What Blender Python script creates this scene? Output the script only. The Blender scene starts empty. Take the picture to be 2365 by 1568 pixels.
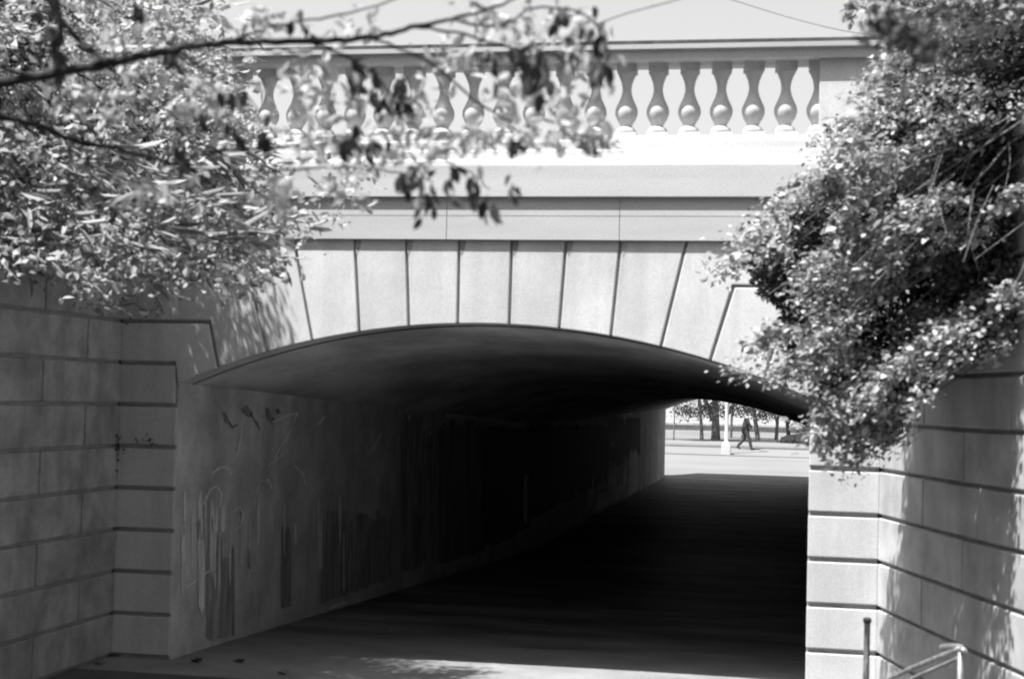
import bpy, bmesh, math, random
import numpy as np
from mathutils import Vector, Matrix, Euler

SC = bpy.context.scene
# ------------------------------------------------------------------ camera
IW, IH, FPX = 2365.0, 1568.0, 3650.0
YAW, PITCH, ROLL = math.radians(11.0), math.radians(2.2), math.radians(1.45)
EYE = Vector((0, 0, 2.5))
RM = Matrix.Rotation(YAW, 3, 'Z') @ Matrix.Rotation(math.pi/2+PITCH, 3, 'X') @ Matrix.Rotation(ROLL, 3, 'Z')
cam_d = bpy.data.cameras.new('camera')
cam_d.sensor_width = 36; cam_d.lens = FPX/IW*36
cam_d.clip_start = 0.05; cam_d.clip_end = 3000
cam_d.dof.use_dof = True; cam_d.dof.focus_distance = 42.0; cam_d.dof.aperture_fstop = 2.5
cam = bpy.data.objects.new('camera', cam_d); SC.collection.objects.link(cam)
cam.matrix_world = Matrix.Translation(EYE) @ RM.to_4x4()
SC.camera = cam
# ------------------------------------------------------------------ light
SUN = Vector((0.36, 0.33, -1.0)).normalized()          # direction the sunlight travels
elev = math.asin(-SUN.z); azi = math.atan2(-SUN.x, -SUN.y)   # towards the sun, clockwise from +Y
w = bpy.data.worlds.new("World"); SC.world = w; w.use_nodes = True
nt = w.node_tree; nt.nodes.clear()
sky = nt.nodes.new('ShaderNodeTexSky'); sky.sky_type = 'NISHITA'; sky.sun_disc = False
sky.sun_elevation = elev; sky.sun_rotation = azi; sky.dust_density = 3.5; sky.air_density = 1.6; sky.altitude = 100
bw = nt.nodes.new('ShaderNodeRGBToBW'); bg = nt.nodes.new('ShaderNodeBackground'); bg.inputs['Strength'].default_value = 0.102
wo = nt.nodes.new('ShaderNodeOutputWorld')
nt.links.new(sky.outputs[0], bw.inputs[0]); nt.links.new(bw.outputs[0], bg.inputs[0]); nt.links.new(bg.outputs[0], wo.inputs[0])
sl = bpy.data.lights.new('sun', 'SUN'); sl.energy = 5.0; sl.angle = math.radians(0.55); sl.color = (1, 1, 1)
so = bpy.data.objects.new('sun', sl); SC.collection.objects.link(so)
so.rotation_euler = SUN.to_track_quat('-Z', 'Y').to_euler(); so.location = (-6, -6, 20)
SC.view_settings.view_transform = 'Standard'; SC.view_settings.look = 'None'
SC.view_settings.exposure = 1.18; SC.view_settings.gamma = 1.0
SC.render.engine = 'CYCLES'
SC.cycles.diffuse_bounces = 8; SC.cycles.max_bounces = 12; SC.cycles.filter_width = 1.9

# ------------------------------------------------------------------ helpers
def ray(px, py):
    return RM @ Vector(((px-IW/2)/FPX, -(py-IH/2)/FPX, -1.0))
def onY(px, py, Y):
    d = ray(px, py); return EYE + d*((Y-EYE.y)/d.y)
def onX(px, py, X):
    d = ray(px, py); return EYE + d*((X-EYE.x)/d.x)
def project(p):
    c = RM.transposed() @ (Vector(p)-EYE)
    return IW/2+FPX*c.x/-c.z, IH/2-FPX*c.y/-c.z
def tag(o, label=None, cat=None, group=None, kind=None):
    if label: o['label'] = label
    if cat: o['category'] = cat
    if group: o['group'] = group
    if kind: o['kind'] = kind
    return o
def link(o, parent=None):
    SC.collection.objects.link(o)
    if parent is not None: o.parent = parent
    return o
def empty(name, label, cat, loc=(0, 0, 0), group=None):
    o = bpy.data.objects.new(name, None); o.location = loc; o.empty_display_size = .2
    link(o); return tag(o, label, cat, group)
def obj(name, bm, mat, parent=None, smooth=False, loc=None):
    me = bpy.data.meshes.new(name)
    bmesh.ops.recalc_face_normals(bm, faces=bm.faces)
    bm.to_mesh(me); bm.free()
    if smooth:
        for p in me.polygons: p.use_smooth = True
    me.materials.append(mat)
    o = bpy.data.objects.new(name, me); link(o, parent)
    if parent is not None:                      # meshes are written in world coordinates
        o.location = -Vector(world_loc(parent))
    if loc is not None: o.location = loc
    return o
def world_loc(o):
    v = Vector(o.location)
    while o.parent is not None:
        o = o.parent; v = v + Vector(o.location)
    return v
def pyobj(name, verts, faces, mat, parent=None, smooth=False):
    me = bpy.data.meshes.new(name); me.from_pydata(verts, [], faces); me.update()
    if smooth:
        for p in me.polygons: p.use_smooth = True
    me.materials.append(mat)
    o = bpy.data.objects.new(name, me); link(o, parent)
    if parent is not None: o.location = -world_loc(parent)
    return o
def bevel(o, wdt=.008, seg=2):
    m = o.modifiers.new('bevel', 'BEVEL'); m.width = wdt; m.segments = seg; m.limit_method = 'ANGLE'; m.angle_limit = math.radians(35)
    return o
def box(bm, x0, x1, y0, y1, z0, z1):
    v = [bm.verts.new(p) for p in ((x0, y0, z0), (x1, y0, z0), (x1, y1, z0), (x0, y1, z0), (x0, y0, z1), (x1, y0, z1), (x1, y1, z1), (x0, y1, z1))]
    for f in ((0, 3, 2, 1), (4, 5, 6, 7), (0, 1, 5, 4), (1, 2, 6, 5), (2, 3, 7, 6), (3, 0, 4, 7)):
        bm.faces.new([v[i] for i in f])
def prism_xz(bm, poly, y0, y1):
    a = [bm.verts.new((x, y0, z)) for x, z in poly]; b = [bm.verts.new((x, y1, z)) for x, z in poly]
    bm.faces.new(a); bm.faces.new(b[::-1])
    n = len(poly)
    for i in range(n): bm.faces.new((a[i], b[i], b[(i+1) % n], a[(i+1) % n]))
def prism_xy(bm, poly, z0, z1):
    a = [bm.verts.new((x, y, z0)) for x, y in poly]; b = [bm.verts.new((x, y, z1)) for x, y in poly]
    bm.faces.new(a[::-1]); bm.faces.new(b)
    n = len(poly)
    for i in range(n): bm.faces.new((a[i], a[(i+1) % n], b[(i+1) % n], b[i]))
def profile_x(bm, prof, x0, x1):
    """extrude a (y,z) profile along x"""
    a = [bm.verts.new((x0, y, z)) for y, z in prof]; b = [bm.verts.new((x1, y, z)) for y, z in prof]
    bm.faces.new(a); bm.faces.new(b[::-1]); n = len(prof)
    for i in range(n): bm.faces.new((a[i], b[i], b[(i+1) % n], a[(i+1) % n]))
def lathe(bm, prof, c, seg=24):
    rings = []
    for r, z in prof:
        rings.append([bm.verts.new((c[0]+r*math.cos(2*math.pi*k/seg), c[1]+r*math.sin(2*math.pi*k/seg), c[2]+z)) for k in range(seg)])
    for i in range(len(rings)-1):
        for k in range(seg):
            bm.faces.new((rings[i][k], rings[i][(k+1) % seg], rings[i+1][(k+1) % seg], rings[i+1][k]))
    bm.faces.new(rings[0][::-1]); bm.faces.new(rings[-1])
def tube(bm, pts, radii, seg=8):
    pts = [Vector(p) for p in pts]; rings = []
    for i, p in enumerate(pts):
        d = (pts[min(i+1, len(pts)-1)]-pts[max(i-1, 0)])
        if d.length < 1e-6: d = Vector((0, 0, 1))
        d.normalize(); u = d.orthogonal().normalized() if i == 0 else (u-d*u.dot(d)).normalized()
        v = d.cross(u); r = radii[i] if hasattr(radii, '__len__') else radii
        rings.append([bm.verts.new(p+(u*math.cos(2*math.pi*k/seg)+v*math.sin(2*math.pi*k/seg))*r) for k in range(seg)])
    for i in range(len(rings)-1):
        for k in range(seg):
            bm.faces.new((rings[i][k], rings[i][(k+1) % seg], rings[i+1][(k+1) % seg], rings[i+1][k]))
    bm.faces.new(rings[0][::-1]); bm.faces.new(rings[-1])
def smooth_path(pts, n=6):
    pts = [Vector(p) for p in pts]; out = []
    for i in range(len(pts)-1):
        p0 = pts[max(i-1, 0)]; p1 = pts[i]; p2 = pts[i+1]; p3 = pts[min(i+2, len(pts)-1)]
        for k in range(n):
            t = k/n
            out.append(0.5*((2*p1)+(-p0+p2)*t+(2*p0-5*p1+4*p2-p3)*t*t+(-p0+3*p1-3*p2+p3)*t**3))
    out.append(pts[-1]); return out

# ------------------------------------------------------------------ materials (all grey: the photograph is black and white)
def mat(name, lo, hi, scale=3.0, rough=.85, detail=8, fine=60, bump=.25, bdist=.01, stretch=(1, 1, 1), fine_amt=.25, spec=.3, fac=(.35, .65), streak=0, streak_lo=.5, block=0):
    m = bpy.data.materials.new(name); m.use_nodes = True; t = m.node_tree; N = t.nodes; L = t.links
    b = N['Principled BSDF']; b.inputs['Roughness'].default_value = rough; b.inputs['Specular IOR Level'].default_value = spec
    tc = N.new('ShaderNodeTexCoord'); mp = N.new('ShaderNodeMapping'); mp.inputs['Scale'].default_value = stretch
    L.new(tc.outputs['Object'], mp.inputs[0])
    n1 = N.new('ShaderNodeTexNoise'); n1.inputs['Scale'].default_value = scale; n1.inputs['Detail'].default_value = detail; n1.inputs['Roughness'].default_value = .62
    L.new(mp.outputs[0], n1.inputs['Vector'])
    cr = N.new('ShaderNodeMapRange'); cr.inputs['From Min'].default_value = fac[0]; cr.inputs['From Max'].default_value = fac[1]
    cr.inputs['To Min'].default_value = lo; cr.inputs['To Max'].default_value = hi
    L.new(n1.outputs[0], cr.inputs[0])
    n2 = N.new('ShaderNodeTexNoise'); n2.inputs['Scale'].default_value = fine; n2.inputs['Detail'].default_value = 5
    L.new(tc.outputs['Object'], n2.inputs['Vector'])
    c2 = N.new('ShaderNodeMapRange'); c2.inputs['From Min'].default_value = .3; c2.inputs['From Max'].default_value = .7
    c2.inputs['To Min'].default_value = 1-fine_amt; c2.inputs['To Max'].default_value = 1+fine_amt
    L.new(n2.outputs[0], c2.inputs[0])
    mu = N.new('ShaderNodeMath'); mu.operation = 'MULTIPLY'; L.new(cr.outputs[0], mu.inputs[0]); L.new(c2.outputs[0], mu.inputs[1])
    last = mu.outputs[0]
    if streak:
        mp2 = N.new('ShaderNodeMapping'); mp2.inputs['Scale'].default_value = (streak, streak, streak*.09)
        L.new(tc.outputs['Object'], mp2.inputs[0])
        n3 = N.new('ShaderNodeTexNoise'); n3.inputs['Scale'].default_value = 1; n3.inputs['Detail'].default_value = 6; n3.inputs['Roughness'].default_value = .55
        L.new(mp2.outputs[0], n3.inputs['Vector'])
        c3 = N.new('ShaderNodeMapRange'); c3.inputs['From Min'].default_value = .38; c3.inputs['From Max'].default_value = .6
        c3.inputs['To Min'].default_value = streak_lo; c3.inputs['To Max'].default_value = 1.0
        L.new(n3.outputs[0], c3.inputs[0])
        m3 = N.new('ShaderNodeMath'); m3.operation = 'MULTIPLY'; L.new(last, m3.inputs[0]); L.new(c3.outputs[0], m3.inputs[1]); last = m3.outputs[0]
    if block:                  # every stone a slightly different tone
        gi = N.new('ShaderNodeNewGeometry'); c4 = N.new('ShaderNodeMapRange'); c4.inputs['To Min'].default_value = 1-block; c4.inputs['To Max'].default_value = 1+block
        L.new(gi.outputs['Random Per Island'], c4.inputs[0]); m4 = N.new('ShaderNodeMath'); m4.operation = 'MULTIPLY'
        L.new(last, m4.inputs[0]); L.new(c4.outputs[0], m4.inputs[1]); last = m4.outputs[0]
    cc = N.new('ShaderNodeCombineColor')
    for i in range(3): L.new(last, cc.inputs[i])
    L.new(cc.outputs[0], b.inputs['Base Color'])
    if bump:
        bp = N.new('ShaderNodeBump'); bp.inputs['Strength'].default_value = bump; bp.inputs['Distance'].default_value = bdist
        ad = N.new('ShaderNodeMath'); ad.operation = 'ADD'; L.new(n1.outputs[0], ad.inputs[0]); L.new(n2.outputs[0], ad.inputs[1])
        L.new(ad.outputs[0], bp.inputs['Height']); L.new(bp.outputs[0], b.inputs['Normal'])
    return m
def leafmat(name, lo, hi, trans=.35, rough=.55, scale=6):
    m = bpy.data.materials.new(name); m.use_nodes = True; t = m.node_tree; N = t.nodes; L = t.links
    b = N['Principled BSDF']; b.inputs['Roughness'].default_value = rough; b.inputs['Specular IOR Level'].default_value = .35
    gi = N.new('ShaderNodeNewGeometry')
    cr = N.new('ShaderNodeMapRange'); cr.inputs['To Min'].default_value = lo; cr.inputs['To Max'].default_value = hi
    L.new(gi.outputs['Random Per Island'], cr.inputs[0])
    cc = N.new('ShaderNodeCombineColor')
    for i in range(3): L.new(cr.outputs[0], cc.inputs[i])
    L.new(cc.outputs[0], b.inputs['Base Color'])
    tr = N.new('ShaderNodeBsdfTranslucent'); L.new(cc.outputs[0], tr.inputs[0])
    mx = N.new('ShaderNodeMixShader'); mx.inputs[0].default_value = trans
    L.new(b.outputs[0], mx.inputs[1]); L.new(tr.outputs[0], mx.inputs[2]); L.new(mx.outputs[0], N['Material Output'].inputs[0])
    return m
STONE = mat('pale_stone', .49, .59, scale=1.6, fine=75, fine_amt=.13, bump=.25, bdist=.004, streak=5, streak_lo=.88, block=.05)
STONE_C = mat('cornice_stone', .40, .50, scale=1.2, fine=75, fine_amt=.12, bump=.2, bdist=.004, stretch=(.25, 1, 1.6))
STONE_W = mat('weathered_stone', .20, .40, scale=2.2, fine=120, fine_amt=.12, bump=.4, bdist=.006, streak=4, streak_lo=.8)
STONE_L = mat('shaded_wing_stone', .24, .42, block=.14, scale=3.2, fine=80, fine_amt=.28, bump=.7, bdist=.006, streak=4, streak_lo=.85)  # same stone as the right wing, darkened for standing in shade
STONE_R = mat('sunlit_wing_stone', .32, .50, block=.08, scale=2.4, fine=110, fine_amt=.08, bump=.4, bdist=.006, streak=4, streak_lo=.88)  # wing stone again, lightened so its sunlit streaks come out bright
STONE_D = mat('joint_mortar', .26, .36, scale=5, bump=.3)
CAP = mat('dark_cap', .04, .10, scale=4, bump=.3)  # near-black tone of the coping's top course and the post cap
BAL = mat('baluster_stone', .50, .66, scale=5, fine=90, fine_amt=.12, bump=.2, bdist=.004, streak=9, streak_lo=.82)
PLASTER = mat('worn_plaster', .40, .62, scale=1.7, fine=60, fine_amt=.2, bump=.3, bdist=.006, streak=1.3, streak_lo=.8)
VAULT = mat('stained_concrete_vault', .34, .66, scale=.9, fine=40, fine_amt=.12, bump=.4, bdist=.01, stretch=(1, .45, 1), detail=10, fac=(.4, .62))
FLOOR = mat('worn_concrete_floor', .17, .25, scale=1.4, fine=50, fine_amt=.18, bump=.35, bdist=.006, rough=.75, detail=10)
PATHM = mat('bounce_damping_path', .06, .10, scale=2, fine=70, bump=.4, bdist=.006)  # path colour darkened to cut the light bounced onto the stone
TFLOOR = mat('streaked_tunnel_floor', .08, .28, scale=1.0, fine=40, fine_amt=.2, bump=.3, bdist=.005, rough=.6, stretch=(.45, 1.3, 1))  # wider tonal range than the floor at the mouth
PLAZA = mat('pale_plaza_paving', .155, .185, scale=1.0, fine=30, fine_amt=.06, bump=.15, stretch=(.2, 1, 1))
EARTH = mat('dry_earth', .07, .14, scale=2, fine=30, bump=.6, bdist=.03)
GRASS = mat('mown_grass_field', .12, .17, scale=.35, fine=12, fine_amt=.2, bump=.5, bdist=.02)
ASPH = mat('dark_strip', .05, .08, scale=2, fine=60, bump=.2)  # one dark tone for the strips on the plaza
DECK = mat('bridge_deck', .2, .28, scale=1)
DPATCH2 = mat('damp_faded_patch', .20, .34, scale=5, fine=60, bump=.3, stretch=(1, 3, .5), streak=6, streak_lo=.6)
DPATCH3 = mat('faint_damp_patch', .22, .48, scale=3, fine=60, bump=.3, stretch=(1, 3, .5), streak=6, streak_lo=.7)
DPATCH4 = mat('damp_dark_coating', .10, .16, scale=5, fine=60, bump=.3, stretch=(1, 3, .5))
DPATCH = mat('damp_dark_patch', .05, .09, scale=5, fine=60, bump=.3, stretch=(1, 3, .5))
LPATCH = mat('bare_white_plaster', .80, .90, scale=7, fine=70, bump=.3, stretch=(1, 2, .4), fac=(.3, .6))
SCUFF = mat('chalky_run', .62, .84, scale=7, fine=70, bump=.2, stretch=(1, 2, .4))
SPRAY_D = mat('faded_dark_spray', .14, .30, scale=9, bump=0)
SPRAY_L = mat('faded_light_spray', .72, .86, scale=9, bump=0)
BARK = mat('dark_bark', .018, .045, scale=9, fine=60, bump=.9, bdist=.012, stretch=(1, 1, .35))
BARK_L = mat('pale_bark', .16, .30, scale=9, fine=50, bump=.8, bdist=.01, stretch=(1, 1, .35))
TWIG = mat('dry_pale_twig', .32, .55, scale=12, bump=.2)
BARK_M = mat('speckled_bark', .05, .22, scale=7, fine=30, fine_amt=.4, bump=.9, bdist=.02)
LEAF_R = leafmat('small_vine_leaf', .10, .60, .35)
LEAF_RD = leafmat('painted_shade_leaf', .015, .06, .08)  # near-black leaf with the shade inside the shrubs put in its colour
LEAF_L = leafmat('pale_shrub_leaf', .22, .72, .5)
BLADE = leafmat('pale_blade_leaf', .18, .42, .3)
LEAF_N = leafmat('near_tree_shaded_leaf', .03, .11, .25, .5)  # dark tone includes the shade on the hanging leaves
LEAF_NL = leafmat('near_tree_sunlit_leaf', .35, .75, .5, .45)  # the near leaf once more, coloured lighter for sun on it
LEAF_F = leafmat('park_tree_leaf', .04, .12, .25)
LITTER = leafmat('dry_fallen_leaf', .12, .3, .1)
METAL = mat('painted_steel', .12, .22, scale=10, rough=.38, bump=.05, spec=.6)
METAL_L = mat('worn_bright_steel', .16, .34, scale=22, rough=.3, bump=.05, spec=.7)
METAL_L.node_tree.nodes['Principled BSDF'].inputs['Metallic'].default_value = .3
WHITE = mat('white_paint', .50, .56, scale=6, rough=.5, bump=.05, fine_amt=.03)
WIRE = mat('grey_cable', .22, .28, scale=6, bump=0)
BUILD = mat('far_pale_wall', .44, .50, scale=.3, fine=3, fine_amt=.08, bump=.1)
DARKW = mat('dark_low_wall', .07, .10, scale=2, fine=20)
HEDGE = mat('hedge_core', .02, .04, scale=8, bump=.8, bdist=.05)
SKIN = mat('skin', .35, .38, scale=8, bump=.0, rough=.6)
CLOTH = mat('dark_cloth', .03, .05, scale=20, bump=.3, rough=.9)
CLOTH2 = mat('grey_cloth', .05, .07, scale=20, bump=.3, rough=.9)
HAIR = mat('dark_hair', .02, .03, scale=40, bump=.4, rough=.6)
SHOE = mat('black_leather', .02, .03, scale=20, rough=.4)
GLOBE = mat('frosted_globe', .75, .8, rough=.2, bump=0)

YF = 14.05                     # plane of the bridge face
CX, HW = -3.0, 2.935           # centre and half width of the opening
SPR, RISE = 2.58, 0.61
RAD = (HW*HW+RISE*RISE)/(2*RISE)
def arch(dx): return SPR+RISE-(RAD-math.sqrt(RAD*RAD-dx*dx))
YE = 63.0                      # far portal

def interp(Y, tab):
    xs = [a for a, b in tab]; ys = [b for a, b in tab]
    return float(np.interp(Y, xs, ys))
def smooth_interp(tab, wdt):
    def f(Y): return sum(interp(Y+wdt*k/6, tab) for k in range(-6, 7))/13
    return f
floor_z = smooth_interp([(0, .0), (14, 0), (20, -.22), (34, -.68), (44, -.56), (63.5, -.39)], 1.6)
ceil_dz = smooth_interp([(0, 0), (14, 0), (20, -.19), (25, -.34), (34, -.57), (38, -.57), (63, -.28), (70, -.28)], 2.5)
out_z = smooth_interp([(60, -.39), (64.5, -.36), (66, -.15), (70, .43), (73, .62), (80, .74), (105, .85), (125, .9), (400, 1.3), (2000, 1.5)], .8)
def near_z(Y): return interp(Y, [(-400, .9), (-2, .85), (9.5, .06), (12.0, 0), (14.05, 0)])

# ================================================================== SETTING
def strip(name, ys, xl, xr, zf, material, dz=0, nx=1):
    V = []; Fc = []
    for i, Y in enumerate(ys):
        a = xl(Y) if callable(xl) else xl; b = xr(Y) if callable(xr) else xr
        for k in range(nx+1): V.append((a+(b-a)*k/nx, Y, zf(Y)+dz))
    for i in range(len(ys)-1):
        for k in range(nx):
            q = i*(nx+1)+k; Fc.append((q, q+1, q+nx+2, q+nx+1))
    o = pyobj(name, V, Fc, material); tag(o, kind='structure'); return o
WR = lambda Y: .53+(14.05-Y)*.253       # line of the right wing wall
strip('path', [-30, -10, -4, -2, 0, 2, 4, 6, 8, 9.5, 11, 12, 13.3], -6.5, lambda Y: WR(Y), near_z, PATHM)
strip('apron', [13.3, 13.6, 13.8, 14.02], -6.5, lambda Y: WR(Y), near_z, FLOOR)
strip('ground', [-900, -60, -30], -900, 900, lambda Y: .82, EARTH)
strip('underpass_floor', list(np.linspace(14.02, 16.4, 6)), -6.0, .0, floor_z, FLOOR)
strip('tunnel_floor', list(np.linspace(16.4, 63.4, 60)), -6.0, .0, floor_z, TFLOOR)
strip('plaza', [63.4]+list(np.linspace(64, 74, 24))+[80], -60, 60, out_z, PLAZA)
strip('park_ground', [80, 90, 105, 125, 200, 400, 1000, 1900], -900, 900, out_z, GRASS)
# dark and pale strips laid across the plaza, seen through the far portal
def band(name, p, q, wy, m, dz=.006, h=0):
    """strip laid on the plaza from ground point p to q"""
    n = 24; V = []; Fc = []
    for i in range(n+1):
        t = i/n; x = p[0]+(q[0]-p[0])*t; y = p[1]+(q[1]-p[1])*t
        V += [(x, y, out_z(y)+dz+h), (x, y+wy, out_z(y+wy)+dz+h)]
    for i in range(n): Fc.append((2*i, 2*i+2, 2*i+3, 2*i+1))
    o = pyobj(name, V, Fc, m); tag(o, kind='structure'); return o
band('dark_band', (-30, 72.2), (30, 73.0), 1.1, ASPH)
band('pavement', (-30, 74.3), (30, 75.0), 2.2, PLAZA, .012)
band('paving_joint', (-30, 69.2), (30, 69.5), .16, ASPH, .006)
band('footpath', (-30, 79), (30, 81), .7, ASPH, .012)

# embankments behind the wing walls and over the tunnel
bm = bmesh.new()
prism_xy(bm, [(-6.95, -2), (-6.95, 62.7), (-60, 62.7), (-60, -2)], -1.2, 4.0)
o = obj('embankment', bm, EARTH); tag(o, kind='structure')
bm = bmesh.new()
prism_xy(bm, [(WR(-2)+.45, -2), (WR(14.05)+.45, 14.2), (.42, 62.7), (60, 62.7), (60, -2)], -1.2, 4.0)
o = obj('embankment', bm, EARTH); tag(o, kind='structure')
bm = bmesh.new(); box(bm, -60, 60, 14.62, 62.3, 4.02, 4.86)
o = obj('road', bm, DECK); tag(o, kind='structure')

# ================================================================== BRIDGE
bridge = empty('stone_bridge', 'pale stone arch bridge with balustrade above a dark underpass', 'bridge', (CX, YF, 0))
GH = .021                      # half joint of the pier courses
G = .013                       # half joint
JD = .034                      # joint depth
# --- arch ring and pier stones of the face
def stones(sgn):
    bm = bmesh.new()
    X = lambda d: CX+sgn*d
    def P(poly, y0=YF, y1=YF+JD+.02):
        pts = [(X(d), z) for d, z in poly]
        if sgn < 0: pts = pts[::-1]
        prism_xz(bm, pts, y0, y1)
    top = 3.95
    js = [(-.24, -.245), (.24, .245), (.70, .745), (1.17, 1.24), (1.62, 1.83)]
    rng = range(0 if sgn > 0 else 1, len(js)-1)
    for i in rng:
        (b0, t0), (b1, t1) = js[i], js[i+1]
        arc = [(b0+G+(b1-b0-2*G)*k/6, arch(b0+G+(b1-b0-2*G)*k/6)) for k in range(7)]
        P(arc+[(t1-G, top), (t0+G, top)])
    E = 3.535
    arc = [(1.62+G+(.44-2*G)*k/6, arch(1.62+G+(.44-2*G)*k/6)) for k in range(7)]
    P(arc+[(2.25-G, 3.555+G), (E, 3.555+G), (E, top), (1.83+G, top)])
    arc = [(2.06+G+(.48-2*G)*k/6, arch(2.06+G+(.48-2*G)*k/6)) for k in range(7)]
    P(arc+[(2.64-G, 3.16+GH), (E, 3.16+GH), (E, 3.555-G), (2.25+G, 3.555-G)])
    arc = [(2.54+G+(HW-2.54-G)*k/5, arch(2.54+G+(HW-2.54-G)*k/5)) for k in range(6)]
    P(arc+[(HW+.03, 2.765+GH), (E, 2.765+GH), (E, 3.16-GH), (2.64+G, 3.16-G)])
    z = 2.765
    for k in range(8):
        z0 = z-.394
        lo = z0+GH if k < 7 else -.1
        a = HW if k else HW+.0
        P([(a+.0, lo), (E, lo), (E, z-GH), (a+.0, z-GH)] if k else [(HW+.03, lo), (E, lo), (E, z-GH), (HW+.03, z-GH)])
        z = z0
    return bm
for s in (-1, 1):
    o = obj('arch_ring', stones(s), STONE, bridge); bevel(o, .009, 2)
    o['label'] = 'left half of the pale stone arch face and pier' if s < 0 else 'right half of the pale stone arch face and pier'
# --- dark wedge stains where the arch joints meet the frieze, and one patch of left-over mortar
bm = bmesh.new()
for d in (-1.24, -.745, -.245, .245, .745, 1.24):
    x = CX+d+G; v = [bm.verts.new((x+a_, YF-.002, z_)) for a_, z_ in ((-.004, 3.948), (.052, 3.948), (.044, 3.875), (.024, 3.835), (.010, 3.80), (-.002, 3.845))]
    bm.faces.new(v)
obj('joint_stain', bm, STONE_W, bridge)
# --- mortar backing behind the stones
bm = bmesh.new()
arc = [(CX-HW-.012, SPR+.012)]+[(CX+d, arch(d)+.012) for d in np.linspace(-HW+.02, HW-.02, 33)]+[(CX+HW+.012, SPR+.012)]
prism_xz(bm, [(CX-3.53, -.15), (CX-HW-.012, -.15)]+arc+[(CX+HW+.012, -.15), (CX+3.53, -.15), (CX+3.53, 4.3), (CX-3.53, 4.3)], YF+JD, YF+.5)
obj('wall', bm, STONE_D, bridge)
# --- vault and tunnel walls
bm = bmesh.new()
ys = [YF+.38]+list(np.linspace(14.9, YE, 70)); rows = []
for Y in ys:
    rr = []
    for d in np.linspace(-HW, HW, 41): rr.append(bm.verts.new((CX+d, Y, arch(d)+ceil_dz(Y)+.02)))
    rows.append(rr)
for i in range(len(rows)-1):
    for k in range(40): bm.faces.new((rows[i][k], rows[i+1][k], rows[i+1][k+1], rows[i][k+1]))
obj('vault', bm, VAULT, bridge, smooth=True)
bm = bmesh.new()      # soffit strip between face stones and vault
for d0, d1 in zip(np.linspace(-HW, HW, 41)[:-1], np.linspace(-HW, HW, 41)[1:]):
    v = [bm.verts.new(p) for p in ((CX+d0, YF+.05, arch(d0)+.004), (CX+d1, YF+.05, arch(d1)+.004), (CX+d1, YF+.40, arch(d1)+.004), (CX+d0, YF+.40, arch(d0)+.004))]
    bm.faces.new(v)
obj('arch_soffit', bm, VAULT, bridge)
for s in (-1, 1):
    bm = bmesh.new(); x = CX+s*(HW+.004); rows = []
    for Y in [YF+.05]+list(np.linspace(14.5, YE, 60)):
        rows.append((bm.verts.new((x, Y, floor_z(Y)-.1)), bm.verts.new((x, Y, SPR+ceil_dz(Y)+.04)), bm.verts.new((x+s*.5, Y, SPR+ceil_dz(Y)+.04)), bm.verts.new((x+s*.5, Y, floor_z(Y)-.1))))
    for i in range(len(rows)-1):
        for k in range(4): bm.faces.new((rows[i][k], rows[i+1][k], rows[i+1][(k+1) % 4], rows[i][(k+1) % 4]))
    for r in (rows[0], rows[-1]): bm.faces.new(r)
    o = obj('tunnel_wall', bm, PLASTER, bridge)
# --- far portal face and parapet
bm = bmesh.new()
arc = [(CX-HW-.012, SPR+ceil_dz(YE)+.012)]+[(CX+d, arch(d)+ceil_dz(YE)+.012) for d in np.linspace(-HW+.02, HW-.02, 33)]+[(CX+HW+.012, SPR+ceil_dz(YE)+.012)]
prism_xz(bm, [(CX-3.9, -.7), (CX-HW-.012, -.7)]+arc+[(CX+HW+.012, -.7), (CX+3.9, -.7), (CX+3.9, 5.6), (CX-3.9, 5.6)], YE-.35, YE+.12)
obj('far_face', bm, STONE, bridge)
# --- frieze, cornice and base course (profiles in y,z)
bm = bmesh.new()
fx = [-6.496, -4.95, -3.36, -1.77, -.18, .526]
for a, b_ in zip(fx[:-1], fx[1:]):
    profile_x(bm, [(YF+.3, 3.952), (YF-.036, 3.952), (YF-.036, 4.168), (YF-.038, 4.170), (YF-.038, 4.330), (YF+.3, 4.330)], a+.0025, b_-.0025)
bevel(obj('frieze', bm, STONE_C, bridge), .004, 1)
bm = bmesh.new()
pr = [(YF+.5, 4.334), (YF-.074, 4.334), (YF-.078, 4.342), (YF-.078, 4.50), (YF-.080, 4.62), (YF-.074, 4.66), (YF-.052, 4.685), (YF-.042, 4.755), (YF-.024, 4.772), (YF-.014, 4.845), (YF+.004, 4.862), (YF+.012, 4.905), (YF+.5, 4.905)]
profile_x(bm, pr, -6.56, .60)
obj('cornice', bm, STONE_C, bridge)
# --- balustrade: coping with balusters and pedestals
bal = bmesh.new()
profile_x(bal, [(14.48, 5.583), (14.035, 5.583), (14.035, 5.668), (14.0, 5.672), (13.998, 5.712), (14.02, 5.714), (14.47, 5.714), (14.48, 5.70)], -12.0, 6.0)
balus = obj('balustrade', bal, STONE_C, bridge)
bm = bmesh.new()
profile_x(bm, [(14.47, 5.7145), (14.006, 5.7145), (14.006, 5.744), (14.02, 5.752), (14.47, 5.752)], -11.98, 5.98)
obj('coping_cap', bm, CAP, balus)
for x0, x1 in ((-.035, .50), (-6.5, -5.965)):
    bm = bmesh.new(); box(bm, x0, x1, 14.098, 14.42, 4.906, 5.582)
    bevel(obj('pedestal', bm, STONE, balus), .006, 1)
for x0, x1 in ((.502, 6.0), (-12.0, -6.502)):
    bm = bmesh.new(); box(bm, x0, x1, 14.12, 14.40, 4.0, 5.582)
    obj('parapet_panel', bm, STONE, balus)
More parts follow.
